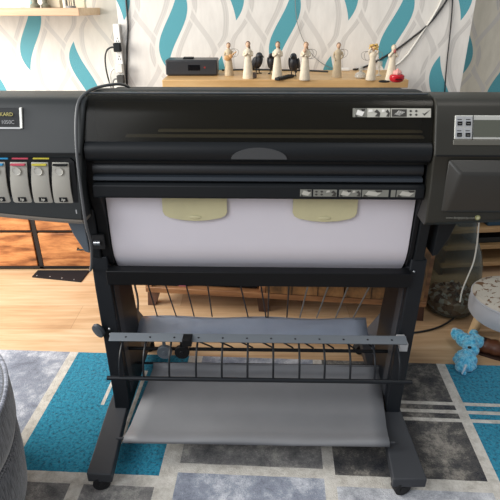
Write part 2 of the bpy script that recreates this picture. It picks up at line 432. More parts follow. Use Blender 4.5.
# seam ridge running across the ink housing
b = MB(); b.box((IL-.42, -.0835, .9335), (IL-.004, -.07, .9365)); b.build('seam', M['dark'], hL)
b = MB(); b.box((IR+.004, -.0835, .9335), (IR+.40, -.07, .9365)); b.build('seam', M['dark'], hR)
# cartridge bay
b = MB()
def slope_y(z): return -.090+.012*(z-.85)/.075
bayz0, bayz1 = .792, .924
b.poly([(-.88, -.0925, bayz0+.035), (-.490, -.0945, bayz0), (-.487, -.088, .915), (-.497, -.0865, bayz1), (-.88, -.0865, bayz1)], (0, .012, 0))
b.build('cartridge_bay', M['black'], hL)
def cartridge(x, stripe, first=None):
    root = None
    b = MB()
    z0, z1 = .803, .914; W0, W1 = .026, .0225
    rows = []
    for i in range(9):
        t_ = i/8; z = z0+(z1-z0)*t_
        w = W0+(W1-W0)*t_; y = -.0955+.006*t_-.007*math.sin(PI*min(1, t_*1.05)); dx = .007*t_**1.4
        rows.append([(dx-w, y+.002, z), (dx-w*.6, y, z), (dx+w*.6, y, z), (dx+w, y+.002, z)])
    b.sheet(rows, .010)
    o = b.build('ink_cartridge', M['cart'], P, bevel=.0012); o.location = (x, 0, 0)
    d = MB(); d.lathe([(.0005, .001), (.009, .001), (.0105, .0025), (.0105, 0), (.0095, -.0015), (.0, -.0015)][:4], (.004, -.0995, .893), 20, rot=Euler((PI/2, 0, 0)).to_matrix()); d.build('grip_dimple', mat('dimple', (186, 184, 176), .5), o)
    lg = MB(); lg.box((-.0085, -.0998, .8085), (.0125, -.096, .8205)); l_ = lg.build('logo', M['black'], o, bevel=.001)
    text('letters', 'hp', .0105, M['label'], l_, (.002, -.1001, .8148), shear=.25, bold=True, depth=.0004)
    s_ = MB(); s_.box((-.0115, -.0972, .9065), (.0255, -.088, .9105)); s_.build('colour_stripe', stripe, o)
    return o
# sub-parts are limited to one level below, so logos carry the letters as part of one mesh
def cartridge2(x, stripe):
    o = cartridge(x, stripe)
    lg = [c for c in o.children if c.name.startswith('logo')][0]
    le = lg.children[0]
    bm = bmesh.new(); bm.from_mesh(lg.data); n0 = len(bm.faces); bm.from_mesh(le.data)
    bm.faces.ensure_lookup_table()
    for f in bm.faces[n0:]: f.material_index = 1
    bm.to_mesh(lg.data); bm.free(); lg.data.materials.append(M['label'])
    bpy.data.objects.remove(le); return o
for px, sm in ((62, M['black']), (41.5, M['yellow']), (20.5, M['magenta']), (-1, M['cyan']), (-23, M['cyan'])):
    if px < -20: continue
    c = pl(px, 182, -.09); cartridge2(c.x-.003, sm)
for x0, x1, mm in ((33, 49, 'yellow'), (12, 28, 'magenta'), (-8, 8, 'cyan')):
    a = pl(x0, 158.5, -.087); q = pl(x1, 158.5, -.087)
    b = MB(); b.box((a.x, -.0885, a.z-.0016), (q.x, -.085, a.z+.0016)); b.build('colour_key', M[mm], hL)
a = pl(76, 213, -.1)
b = MB(); b.box((a.x-.0015, -.0965, a.z-.008), (a.x+.0015, -.09, a.z+.008)); b.build('latch', M['lgrey'], hL)
# name badge of the ink housing
a = pl(-30, 108, -.055); q = pl(20, 122, -.055)
def plate(x0, x1, z0, z1, y0, y1, th): return [(x0, y0, z0), (x1, y0, z0), (x1, y1, z1), (x0, y1, z1)]
b = MB(); b.poly(plate(a.x, q.x, .998, 1.043, -.0585, -.0425, 0), (0, .006, 0)); bd = b.build('name_badge', M['dark'], P)
b = MB(); b.poly(plate(q.x, q.x+.006, .996, 1.045, -.062, -.045, 0), (0, .012, 0)); b.build('badge_rim', M['silver'], bd)
b = MB(); b.poly(plate(a.x, q.x, .994, .998, -.061, -.059, 0), (0, .008, 0)); b.build('badge_rim', M['lgrey'], bd)
text('badge_lettering', 'HEWLETT PACKARD', .013, mat('gold_ink', (176, 166, 90), .5), bd, (q.x-.016, -.0515, 1.029), rot=(PI/2-.32, 0, 0), align='RIGHT')
text('badge_lettering', 'DesignJet 1050C', .013, mat('pale_ink', (150, 152, 154), .5), bd, (q.x-.014, -.0560, 1.010), rot=(PI/2-.32, 0, 0), align='RIGHT')

# middle of the machine
b = MB(); b.box((IL, .06, .80), (IR, .33, 1.045)); b.box((IL, -.045, .90), (IR, .07, .925)); b.build('printer_body', M['black'], P)
b = MB(); b.box((IL+.004, .048, .93), (IR-.004, .062, 1.045)); b.build('platen', mat('platen_brown', (84, 82, 76), .6, var=.1, vscale=5), P)
def curve_sheet(prof2, x0, x1, nx=2, th=.005):
    return [[(x0+(x1-x0)*i/(nx-1), y, z) for i in range(nx)] for y, z in prof2]
lidp = [(.045, 1.073), (.02, 1.073), (0, 1.069), (-.014, 1.060), (-.026, 1.044), (-.036, 1.022), (-.045, .997), (-.053, .975), (-.058, .960)]
b = MB(); b.sheet(curve_sheet(lidp, IL+.003, IR-.003), .004); lid = b.build('window_cover', M['smoky'], P, smooth=60)
b = MB(); b.prism([(.04, 1.050), (.04, 1.071), (.055, 1.075), (.10, 1.073), (.14, 1.068), (.20, 1.05), (.20, 1.03)], IL+.002, IR-.012); b.build('top_cover', M['dark'], P, bevel=.004)
b = MB(); b.box((IL+.002, .012, 1.0715), (IR-.01, .026, 1.0745)); b.build('top_groove', M['edge'], P, bevel=.0015)
for row, y in ((131, .02), (136.5, .0)):
    a = pl(140, row, y); b = MB(); b.box((a.x-.04 if row > 135 else a.x+.05, y, a.z-.0022), (IR-.006, y+.02, a.z+.0022)); b.build('carriage_rail', M['gold'], P)
b = MB(); b.prism([(-.056, .962), (-.066, .958), (-.074, .945), (-.074, .922), (-.066, .912), (-.045, .91), (-.045, .955)], IL+.004, IR-.004); hb = b.build('cover_bar', M['dark'], P, smooth=50)
pts = []
cx = pl(259, 150, -.0745).x
for i in range(17):
    an = PI*i/16; pts.append((cx+.073*math.cos(an), -.0755, .921+.030*math.sin(an)))
b = MB(); b.poly(pts, (0, .004, 0)); b.build('finger_grip', mat('grip_grey', (66, 68, 70), .5), hb)
b = MB(); b.tube([(IL+.01, -.028, .882), (IR-.01, -.028, .882)], .022, 20); b.build('feed_roller', mat('roller_black', (26, 29, 33), .5), P)
b = MB(); b.prism([(-.052, .852), (-.060, .857), (-.058, .866), (-.03, .870), (-.02, .852)], IL+.012, IR-.012); b.build('guide_bar', M['edge'], P, smooth=30)
b = MB(); b.prism([(-.060, .806), (-.066, .812), (-.063, .842), (-.055, .849), (.04, .849), (.04, .806)], IL+.008, IR-.004); fb = b.build('exit_bar', M['dark'], P, bevel=.002)
# instruction pictures on the exit bar and on the cover
def pictos(par, x0, x1, z0, z1, yf, parts, m1, m2):
    """a strip of little instruction pictures; yf(z) is the surface depth"""
    b = MB()
    for (u0, u1, kind_) in parts:
        a = x0+(x1-x0)*u0; q = x0+(x1-x0)*u1; h = z1-z0
        P_ = lambda u, w: (a+(q-a)*u, yf(z0+h*w)-.0006, z0+h*w)
        Q_ = lambda u, w: (a+(q-a)*u, yf(z0+h*w)-.0014, z0+h*w)
        b.poly([P_(0, 0), P_(1, 0), P_(1, 1), P_(0, 1)], (0, .004, 0), 0 if kind_ != 'dim' else 2)
        if kind_ == 'sheet':
            b.poly([Q_(.15, .3), Q_(.7, .12), Q_(.92, .6), Q_(.3, .85)], (0, .001, 0), 3)
            b.poly([Q_(.05, .05), Q_(.3, .05), Q_(.12, .35)], (0, .001, 0), 1)
            b.poly([Q_(.72, .62), Q_(.95, .75), Q_(.95, .95), Q_(.6, .95)], (0, .001, 0), 1)
        elif kind_ == 'hand':
            b.poly([Q_(.55, .1), Q_(.9, .05), Q_(.95, .5), Q_(.7, .9), Q_(.5, .6), Q_(.75, .45)], (0, .001, 0), 1)
            b.poly([Q_(.08, .55), Q_(.4, .65), Q_(.36, .9), Q_(.1, .85)], (0, .001, 0), 3)
        elif kind_ == 'grid':
            for cx_, cz_ in ((.25, .3), (.7, .3), (.25, .72), (.7, .72)):
                b.poly([Q_(cx_-.12, cz_), Q_(cx_, cz_-.15), Q_(cx_+.12, cz_), Q_(cx_, cz_+.15)], (0, .001, 0), 1)
        elif kind_ == 'tick':
            b.poly([Q_(.2, .5), Q_(.4, .2), Q_(.9, .85), Q_(.4, .42)], (0, .001, 0), 1)
        elif kind_ == 'dark':
            b.poly([Q_(.05, .08), Q_(.95, .08), Q_(.95, .92), Q_(.05, .92)], (0, .001, 0), 1)
            b.poly([Q_(.2, .35), Q_(.55, .2), Q_(.85, .6), Q_(.45, .8)], (0, .0007, 0), 3)
    return b.build('instruction_label', [m1, m2, M['label2'], M['label'] if m1 == M['label2'] else M['white']], par, smooth=0)
a = pl(300, 195.5, -.066); q = pl(416, 188.5, -.066)
yf = lambda z: -.066+.003*(z-.812)/.03
pictos(fb, a.x, q.x, .8165, .8355, yf, [(0, .10, 'sheet'), (.115, .22, 'grid'), (.22, .32, 'hand'), (.34, .45, 'sheet'), (.45, .53, 'hand'), (.54, .72, 'sheet'), (.72, .77, 'dim'), (.79, .83, 'dim'), (.84, 1, 'sheet')], M['label2'], M['labelink'])
a = pl(352, 112, -.02); q = pl(431, 102, -.02)
yf2 = lambda z: (-.0262-.010*(1.044-z)/.022 if z < 1.044 else -.014-.012*(1.060-z)/.016)-.0012
pictos(lid, a.x, q.x, 1.023, 1.0435, yf2, [(0, .18, 'dim'), (.02, .16, 'sheet'), (.185, .36, 'hand'), (.36, .48, 'hand'), (.49, .70, 'dark'), (.70, .86, 'grid'), (.86, 1, 'tick')], M['label'], M['labelink'])
# cream paper guides
for x0, x1 in ((162, 227), (293, 358)):
    a = pl(x0, 202, -.012).x; q = pl(x1, 202, -.012).x; w = q-a
    pts = [(0, .79), (0, .748), (.03, .737), (.10, .730), (.3, .7235), (.5, .7215), (.7, .7235), (.90, .730), (.97, .737), (1, .748), (1, .79)]
    b = MB(); b.poly([(a+w*u, -.014-.004*math.sin(PI*u), z) for u, z in pts], (0, .004, 0)); g_ = b.build('paper_guide', M['cream'], P, bevel=.001)
    b = MB(); b.ball((a+w*.5, -.0175, .733), (.018, .002, .006)); b.build('guide_rib', M['cream'], g_)
# end plates and spindle arms
for sx, xo, xi in ((-1, IL-.012, -.4475), (1, IR+.012, .4435)):
    x0, x1 = min(xo, xi), max(xo, xi)
    b = MB(); b.prism([(-.045, .93), (-.045, .80), (-.02, .74), (-.012, .62), (.0, .57), (.20, .57), (.24, .93)], x0, x1); sp = b.build('end_plate', M['black'], P, bevel=.003)
    ox = x0-.03 if sx < 0 else x1
    b = MB(); b.prism([(-.03, .76), (-.02, .60), (.03, .585), (.12, .60), (.14, .76)], ox, ox+.03); b.build('spindle_arm', M['dark'], P, bevel=.004)
    b = MB(); b.poly([(sx*.505, -.04, .745), (sx*.565, -.03, .748), (sx*.545, -.03, .68), (sx*.52, -.03, .625), (sx*.505, -.03, .62)], (0, .07, 0)); b.build('release_lever', M['knob'] if sx < 0 else M['dark'], P, bevel=.003)
b = MB(); b.box((-.492, -.031, .635), (-.458, -.02, .68)); b.build('spindle_slot', M['rubber'], P)
b = MB(); b.tube([(-.486, -.034, .657), (-.468, -.034, .657)], .0075, 12); b.build('spindle_pin', M['steel'], P)
# roll of paper held in the arms: a thing of its own
pr = MB(); N = 40; R_ = .148; yc, zc = .1455, .642
out = [(.02, .802), (-.006, .795)]+[(yc+R_*math.cos(PI-an), zc+R_*math.sin(PI-an)) for an in [2*PI*i/N for i in range(0, N-8)]]
out = [(-.0025, .802)]+[(yc+R_*math.cos(PI+an), zc+R_*math.sin(PI+an)) for an in [2*PI*i/N for i in range(0, N-9)]]+[(.0005, .68), (.0005, .802)]
pr.prism(out, -.4445, .4405)
ro = pr.build('paper_roll', M['paper'], smooth=40, center=False, label='wide roll of plain white paper hanging across the front of the printer', cat='paper roll')
ro.location = PR; ro.rotation_euler = (0, 0, PA)
# control panel
a = pl(456, 114, -.05); q = pl(520, 137, -.05)
zc0, zc1 = .974, 1.030
def face(z): return -.055+.019*(z-1.0)/.052 if z > 1.0 else -.078+.023*(z-.945)/.055
def onface(b, x0, x1, z0, z1, off, th, mi=0):
    b.poly([(x0, face(z0)-off, z0), (x1, face(z0)-off, z0), (x1, face(z1)-off, z1), (x0, face(z1)-off, z1)], (0, th, 0), mi)
b = MB(); onface(b, a.x, a.x+.30, zc0, zc1, .003, .012); cp = b.build('control_panel', M['silver'], P, bevel=.0015)
b = MB(); onface(b, a.x-.002, a.x+.30, zc0-.014, zc0-.001, .002, .012); b.build('panel_ledge', mat('ledge', (92, 90, 82), .4), P, bevel=.002)
for i in range(2):
    for j in range(2):
        x0 = a.x+.0025+i*.0215; z0 = zc0+.003+j*.0265
        b = MB(); onface(b, x0, x0+.019, z0, z0+.0245, .0042, .006, 0); onface(b, x0+.0035, x0+.0155, z0+.004, z0+.013, .0055, .003, 1)
        onface(b, x0+.003, x0+.014, z0+.017, z0+.0185, .0048, .002, 1); onface(b, x0+.006, x0+.013, z0+.0075, z0+.0085, .0062, .002, 2)
        b.build('button', [M['lgrey'], M['black'], M['label2']], cp)
b = MB(); onface(b, a.x+.047, a.x+.29, zc0+.006, zc1-.010, .0038, .004); b.build('display', M['screen'], cp)
b = MB(); onface(b, a.x+.0445, a.x+.046, zc0, zc1, .004, .004); b.build('panel_seam', M['dark'], cp)
# raised door below the control panel
x0, x1 = .480, .84
O = [(x0-.002, -.0925, .783), (x1, -.0925, .783), (x1, -.0815, .928), (x0, -.0815, .928)]
I = [(x0+.012, -.104, .79), (x1, -.104, .79), (x1, -.108, .895), (x0+.032, -.108, .895)]
b = MB(); A = [b.bm.verts.new(v) for v in O]; B = [b.bm.verts.new(v) for v in I]
for i in range(4): b.bm.faces.new((A[i], A[(i+1) % 4], B[(i+1) % 4], B[i]))
b.bm.faces.new(B); b.bm.faces.new(A[::-1]); b.build('access_door', mat('door_plastic', (48, 47, 44), .4, bump=.06, bscale=900), P, bevel=.006)
a = pl(444, 217, -.095); q = pl(474, 217, -.095)
text('web_lettering', 'www.designjet.hp.com', .0092, M['label2'], hR, ((a.x+q.x)/2+.002, -.1005, .7715), depth=.0004, sx=.92)
c = pl(477.5, 217, -.097)
b = MB(); b.lathe([(.0068, 0), (.0068, .004)], (c.x, -.0965, .7715), 24, rot=Euler((PI/2, 0, 0)).to_matrix())
b.lathe([(.0042, .004), (.0042, .0045)], (c.x, -.0965, .7715), 20, rot=Euler((PI/2, 0, 0)).to_matrix(), mi=1); b.build('round_emblem', [mat('emblem_olive', (140, 140, 96), .5), mat('emblem_pale', (186, 186, 150), .5)], hR)

# stand
b = MB(); b.box((-.462, -.042, .519), (.452, -.004, .567)); b.build('cross_bar', M['black'], P, bevel=.003)
for sx in (-1, 1):
    xo, xi = (-.512, -.462) if sx < 0 else (.452, .500)
    lean = lambda x, y, z, s=sx: (x-s*.036*max(0, min(1, (.58-z)/.5)), y, z)
    b = MB(); b.prism([(-.012, .60), (-.03, .50), (-.09, .12), (-.10, .075), (.13, .075), (.17, .30), (.17, .60)], xo, xi, f=lean)
    col = b.build('column', M['blackmetal'], P, bevel=.004)
    xin = xi if sx < 0 else xo
    b = MB(); b.prism([(.0, .55), (-.015, .47), (-.06, .12), (-.02, .12), (.03, .47), (.035, .55)], xin-.001 if sx < 0 else xin-.003, xin+.003 if sx < 0 else xin+.001, f=lean)
    b.build('inner_panel', M['footmetal'], col)
    b = MB(); b.prism([(.17, .50), (.19, .30), (.36, .085), (.12, .085), (.14, .30)], (xo+xi)/2-.004, (xo+xi)/2+.012, f=lean)
    b.build('gusset', mat('gusset_grey', (84, 92, 104), .45), P)
    kx = xo if sx < 0 else xi
    if sx < 0:
        b = MB(); b.lathe([(.002, 0), (.022, 0), (.026, .006), (.024, .014), (.004, .016)], (-.497, -.062, .372), 24, sx=.9, rot=Euler((PI/2+.2, 0, -.5)).to_matrix()); b.build('tilt_knob', mat('knob_dark', (52, 58, 64), .4), col)
        for dz in (.0, -.02):
            b = MB(); b.ball((-.466, -.066-.004, .378+dz), .004, seg=10); b.build('screw', M['steel'], col)
    else:
        b = MB(); b.ball((.462, -.0225, .565), .004, seg=10); b.build('screw', M['steel'], col)
    # foot: flat tapering beam front to back
    b = MB()
    if sx < 0: o4 = [(-.490, -.358), (-.418, -.360), (-.436, -.10), (-.438, .34), (-.50, .34), (-.501, -.10)]
    else: o4 = [(.381, -.360), (.477, -.358), (.470, -.10), (.468, .34), (.405, .34), (.402, -.10)]
    b.poly([(x, y, .048) for x, y in o4], (0, 0, .034)); ft = b.build('foot', M['footmetal'], P, bevel=.004)
    fx = -.455 if sx < 0 else .412
    for yy, zb in ((-.343, .0128), (.32, .0)):
        r_ = (.049-zb)/2
        b = MB(); r_ = .025; b.tube([(fx+.004, yy-.014, zb+r_), (fx-.004, yy+.014, zb+r_)], r_, 24); b.tube([(fx+.005, yy-.017, zb+r_), (fx, yy, zb+r_)], .010, 14); b.tube([(fx, yy, zb+r_), (fx, yy, .05)], .008, 8); b.build('caster', M['rubber'], ft, bevel=.002)
# media basket
b = MB(); b.prism([(-.112, .362), (-.114, .366), (-.086, .3765), (-.083, .371)], -.458, .447); bk = b.build('basket_rail', mat('rail_grey', (104, 110, 116), .35), P, bevel=.001)
for px in range(127, 400, 24):
    a = pl(px, 338, -.09); b = MB(); b.ball((a.x, -.100, .3708), (.0035, .0035, .002), seg=8); b.build('rivet', M['black'], bk)
tops = [124, 147, 172, 198, 223, 248, 273, 298.5, 323, 348, 372, 396]
for px in tops:
    x = pl(px, 346, -.10).x
    b = MB(); b.tube([(x, -.085, .362), (x, -.115, .356), (x, -.148, .342), (x, -.168, .31), (x, -.174, .272)], .0032, 8, smooth=2); b.build('hoop', M['blackmetal'], bk)
b = MB(); b.tube([(-.457, -.174, .273), (.456, -.174, .273)], .0068, 10); b.build('lower_bar', M['blackmetal'], P)
b = MB(); b.tube([(-.462, .0, .252), (.452, .0, .252)], .006, 8); rod = b.build('rear_rod', M['black'], P)
rng = random.Random(3)
for i in range(9):
    x = -.20+i*.066; b = MB(); b.tube([(x, -.085, .352), (x+.045, -.03, .285), (x+.05, .0, .256), (x+.012, .0, .256)], .0026, 6); b.build('lattice_wire', M['black'], rod)
for px, mm in ((164.5, 'knob'), (182, 'black')):
    a = pl(px, 349, -.035)
    b = MB(); b.tube([(a.x, -.044, a.z-.010), (a.x, -.028, a.z-.010)], .024, 24); b.tube([(a.x, -.046, a.z-.010), (a.x, -.026, a.z-.010)], .008, 12); b.box((a.x-.005, -.04, a.z), (a.x+.005, -.032, .335)); b.build('roller_wheel', M[mm], P, bevel=.002)
a = pl(187, 338, -.11); b = MB(); b.box((a.x-.014, -.122, .352), (a.x+.014, -.09, .378)); b.build('clip', M['black'], bk, bevel=.002)
for x in (.425,): 
    b = MB(); b.box((x, -.11, .335), (x+.026, -.06, .364)); b.build('rail_bracket', M['lgrey'], bk, bevel=.002)
# upper slip of fabric, and the wires that carry it
rows = []
for i in range(7):
    t_ = i/6; y = .218-.125*t_
    rows.append([(-.446+.012*(1-t_)+(.83-.0*t_)*u/16, y, .236+.004*math.sin(u*.9+i)+.006*math.sin(PI*t_)-.010*t_*t_) for u in range(17)])
b = MB(); b.sheet(rows, .003); b.build('fabric_sheet', M['fabric'], P, smooth=180)
for pt, pb in ((157*0+147, 157), (164, 176), (185, 194), (207, 212), (239, 248), (260, 266), (269, 268), (289, 287), (309, 300), (330, 317), (350, 336), (372, 353.5)):
    a = pl(pt, 285, -.005); q = pl(pb, 316.5, .21)
    b = MB(); b.tube([(a.x, -.005, .522), (q.x, .214, .240)], .0026, 6); b.build('support_wire', M['gcable'] if pb > 290 else M['blackmetal'], P)
# lower sagging sheet between the feet
pf = [(.05, .152), (.046, .134), (.03, .128), (-.02, .120), (-.08, .111), (-.14, .106), (-.19, .101), (-.225, .106), (-.245, .113), (-.258, .109), (-.262, .100)]
rows = []
for i, (y, z) in enumerate(pf):
    xl = -.372-.034*min(1, max(0, (.05-y)/.3)); xr_ = .425-.034*min(1, max(0, (.05-y)/.3))
    rows.append([(xl+(xr_-xl)*u/16, y, z+.003*math.sin(u*.7+i*.4)*(.2 if i in (0, 10) else 1)) for u in range(17)])
b = MB(); b.sheet(rows, .003); b.build('fabric_sheet', M['fabric2'], P, smooth=180)
b = MB(); b.tube([(-.43, -.246, .102), (.41, -.246, .102)], .004, 8); sr = b.build('sheet_rod', M['footmetal'], P)
b = MB(); b.tube([(-.43, .053, .148), (.435, .053, .148)], .004, 8); b.build('sheet_rod', M['black'], P)

# power cord lying over the printer
def world(p): 
    c, s = math.cos(PA), math.sin(PA); p = Vector(p)
    return Vector((PR.x+p.x*c-p.y*s, PR.y+p.x*s+p.y*c, p.z))
loc_pts = [(-.398, .27, 1.03), (-.400, .215, 1.062), (-.405, .14, 1.080), (-.43, .10, 1.082), (-.455, .05, 1.080), (-.466, .0, 1.0725), (-.472, -.035, 1.060), (-.474, -.062, 1.025), (-.474, -.088, .965), (-.474, -.1, .90), (-.474, -.106, .82), (-.473, -.112, .745), (-.475, -.085, .68), (-.49, -.07, .60), (-.508, -.045, .565), (-.524, .02, .56), (-.528, .13, .52)]
b = MB(); b.tube(loc_pts, .0040, 10, smooth=2); b.build('power_cord', mat('cord_grey', (84, 86, 88), .45), P)

# ------------------------------------------------------------------ mantel shelf and what stands on it
ST = 1.014
b = MB(); b.box((-.353, 2.10, ST-.030), (.637, YB-.001, ST)); b.build('floating_shelf', M['oak'], label='thick golden oak shelf on the chimney breast, crowded with carved figurines', cat='shelf', bevel=.002)
def on(px, py): return atZ(px, py, ST)
HB = 0
def figurine(px, py, h, kind, label, tilt=0):
    p = on(px, py)
    if p.y > 2.41: p = p*1.0; p.y = 2.41
    k = h/.14
    r = thing('figurine', label, 'figurine', p, 0, 'carved figurines on the oak shelf')
    B = MB(); dress = M['figure2'] if kind in ('guitar', 'back') else M['figure']
    prof_ = [(.0, 0), (.021, 0), (.022, .004), (.019, .03), (.016, .055), (.0135, .075), (.012, .085), (.0155, .098), (.0165, .106), (.012, .112), (.0055, .115), (.005, .122)]
    B.lathe([(max(.0008, a_)*k, z_*k) for a_, z_ in prof_], (0, 0, 0), 20, sx=1, sy=.82)
    arms = {'hands': [[(-.015, 0, .104), (-.019, -.006, .086), (-.004, -.016, .098)], [(.015, 0, .104), (.019, -.006, .086), (.004, -.016, .098)]],
            'hug': [[(-.015, 0, .104), (-.018, -.008, .088), (-.006, -.02, .102)], [(.015, 0, .104), (.017, -.008, .09), (-.002, -.02, .094)]],
            'guitar': [[(-.015, 0, .104), (-.021, -.006, .085), (-.008, -.018, .078)], [(.015, 0, .104), (.022, -.006, .09), (.02, -.018, .096)]],
            'back': [[(-.015, 0, .104), (-.02, .004, .085), (-.012, -.012, .07)], [(.015, 0, .104), (.022, .0, .09), (.012, -.012, .078)]],
            'crown': [[(-.015, 0, .104), (-.020, -.006, .116), (-.012, -.008, .130)], [(.015, 0, .104), (.020, -.006, .116), (.012, -.008, .130)]]}
    arms['face'] = [[(-.015, 0, .104), (-.018, -.010, .096), (-.005, -.014, .118)], [(.015, 0, .104), (.018, -.010, .096), (.005, -.014, .118)]]
    for ar in arms[kind]: B.tube([Vector(v)*k for v in ar], [.0048*k, .0032*k], 8, smooth=2)
    B.build('dress', dress, r)
    B = MB(); B.ball((0, -.001*k, .129*k), (.0088*k, .0095*k, .0112*k)); B.ball((0, -.0105*k, .128*k), (.0016*k, .002*k, .003*k), seg=8)
    B.build('head', M['skin'] if kind != 'face' else M['figure'], r)
    B = MB(); B.ball((0, .0025*k, .1315*k), (.0100*k, .0095*k, .0115*k))
    if kind in ('hug', 'face', 'hands'): B.ball((.002*k, .007*k, .115*k), (.008*k, .006*k, .018*k))
    else: B.ball((0, .011*k, .130*k), (.005*k, .005*k, .005*k))
    B.build('hair', M['hair2'] if kind == 'hug' else (M['figure2'] if kind == 'face' else M['hair']), r)
    if kind == 'guitar':
        B = MB(); B.ball((-.006*k, -.02*k, .078*k), (.015*k, .005*k, .012*k)); B.ball((.010*k, -.02*k, .086*k), (.010*k, .0045*k, .009*k)); B.tube([(.01*k, -.02*k, .086*k), (.036*k, -.02*k, .106*k)], .0024*k, 6); B.build('guitar', M['brownwood'], r)
    if kind == 'crown':
        B = MB()
        for i in range(9):
            an = 2*PI*i/9; B.ball((.014*k*math.cos(an), .008*k*math.sin(an)-.002*k, (.134+.008*math.sin(an*2))*k), (.0075*k, .006*k, .0055*k), seg=8)
        B.build('flower_crown', M['straw'], r)
    if kind == 'face':
        B = MB(); B.ball((.001*k, -.017*k, .119*k), (.0055*k, .004*k, .008*k), seg=10); B.build('posy', mat('dusty_red', (170, 92, 84), .6), r)
    if kind == 'hug':
        B = MB(); B.ball((-.006*k, -.018*k, .112*k), (.007*k, .006*k, .008*k), seg=10); B.build('held_child', M['skin'], r)
    if kind in ('guitar', 'back', 'hug', 'crown'):
        sg = (1,) if kind in ('guitar', 'back', 'hug') else (1, -1)
        for s_ in sg:
            B = MB()
            for sc in (1, .7):
                B.tube([(0, .012*k, .095*k), (s_*.02*k*sc, .02*k, .118*k), (s_*.048*k*sc, .022*k, .108*k), (s_*.042*k*sc, .022*k, .085*k), (s_*.018*k, .018*k, .076*k), (0, .012*k, .09*k)], .0009*k, 6, smooth=2)
            B.build('wire_wing', M['wire'], r)
    return r
figurine(229, 75.5, .128, 'guitar', 'carved figurine holding a small guitar beside the black radio box')
f2 = figurine(248, 78.5, .139, 'hands', 'slim cream figurine with a dark grey pail at her hem')
f3 = figurine(277, 79, .139, 'hands', 'cream figurine with clasped hands behind the tip of the black remote')
figurine(304.5, 80, .139, 'hug', 'cream long-haired figurine hugging a child, right of the front black raven')
figurine(336.5, 77.5, .132, 'back', 'sandy figurine with a wire wing, beside the white plug end')
figurine(370.5, 80, .129, 'crown', 'cream figurine wearing a golden flower crown')
f7 = figurine(390, 81.5, .132, 'face', 'pale figurine holding a dusty red posy to her face by the red pot')
# pail at the second figurine's hem
p = on(252.5, 77.5)
b = MB(); b.lathe([(.007, 0), (.0115, .003), (.012, .021), (.0095, .022), (.009, .008), (.002, .007)], p+Vector((.006, -.022, .0)), 18); b.build('pail', mat('pail_grey', (86, 76, 72), .5), label='tiny dark pail standing at the hem of a cream figurine', cat='pail')
# ravens
def raven(px, py, h, rz, label):
    p = on(px, py); p.y = min(p.y, 2.40); k = h/.10
    r = thing('raven_ornament', label, 'bird ornament', p, rz, 'black raven ornaments on the oak shelf')
    R1 = Euler((-.75, 0, 0)).to_matrix()
    B = MB(); B.ball((0, 0, .052*k), (.022*k, .036*k, .024*k), rot=Euler((-.95, 0, 0)).to_matrix())
    B.ball((0, -.012*k, .085*k), (.0155*k, .018*k, .0155*k)); B.ball((0, -.006*k, .07*k), (.018*k, .019*k, .018*k))
    B.ball((0, .030*k, .022*k), (.009*k, .022*k, .006*k), rot=Euler((-.7, 0, 0)).to_matrix())
    B.build('body', M['raven'], r, remesh=.0035*k)
    B = MB(); B.tube([(0, -.026*k, .086*k), (0, -.038*k, .083*k), (0, -.046*k, .077*k)], [.006*k, .001*k], 10, smooth=1); B.build('beak', M['black'], r)
    for s_ in (-1, 1):
        B = MB(); B.ball((s_*.021*k, .006*k, .052*k), (.005*k, .032*k, .016*k), rot=Euler((-1.0, 0, 0)).to_matrix()); B.build('wing', M['raven'], r)
        B = MB(); B.tube([(s_*.009*k, 0, .03*k), (s_*.010*k, -.002*k, .003*k)], .0026*k, 6)
        for q in (-.5, 0, .5): B.tube([(s_*.010*k, -.002*k, .003*k), (s_*.010*k+math.sin(q)*.014*k, -.002*k-math.cos(q)*.014*k, .002*k)], .002*k, 5)
        B.build('leg', M['black'], r)
raven(257.5, 73.5, .088, .7, 'black raven ornament behind the figurine with the pail')
raven(272, 74, .086, -.4, 'black raven ornament mostly hidden behind a cream figurine')
raven(293.5, 76, .092, -.35, 'black raven ornament standing just behind the remote')
# radio box
a = on(167, 76); q = on(217, 76)
rb = thing('clock_radio', 'black box-shaped radio with a small dark display at the left shelf end', 'radio', (0, 0, 0))
x0, x1 = a.x-.004, q.x+.002; yf_ = a.y; h_ = .064
b = MB(); b.box((x0, yf_, ST+.003), (x1, yf_+.12, ST+h_)); b.build('case', mat('radio_case', (44, 45, 48), .4), rb, bevel=.005)
b = MB(); b.box((x0+.008, yf_+.008, ST), (x1-.008, yf_+.11, ST+.004)); b.build('foot', M['black'], rb)
b = MB(); b.box((x0+.095, yf_-.001, ST+.022), (x0+.145, yf_+.004, ST+.044)); b.build('display', mat('radio_screen', (14, 14, 17), .2), rb)
b = MB(); b.lathe([(.004, 0), (.004, .003)], (x0+.165, yf_+.002, ST+.034), 14, rot=Euler((PI/2, 0, 0)).to_matrix()); b.build('power_light', mat('red_led', (140, 44, 40), .4), rb)
b = MB(); b.box((x0+.07, yf_+.04, ST+h_-.001), (x0+.115, yf_+.085, ST+h_+.006)); b.build('top_button', M['black'], rb, bevel=.003)
# remote
a = on(277, 81); q = on(300, 75.5); d = (q-a); d.z = 0; L_ = .13; d.normalize()
rm = thing('remote_control', 'black remote control lying at an angle between two cream figurines', 'remote control', a+Vector((0, .004, 0)), math.atan2(d.y, d.x))
b = MB(); b.box((0, -.012, 0), (L_, .012, .012)); b.build('case', M['black'], rm, bevel=.004)
for i in range(5):
    b = MB(); b.box((.02+i*.02, -.006, .011), (.03+i*.02, .006, .0135)); b.build('button', M['labelink'], rm)
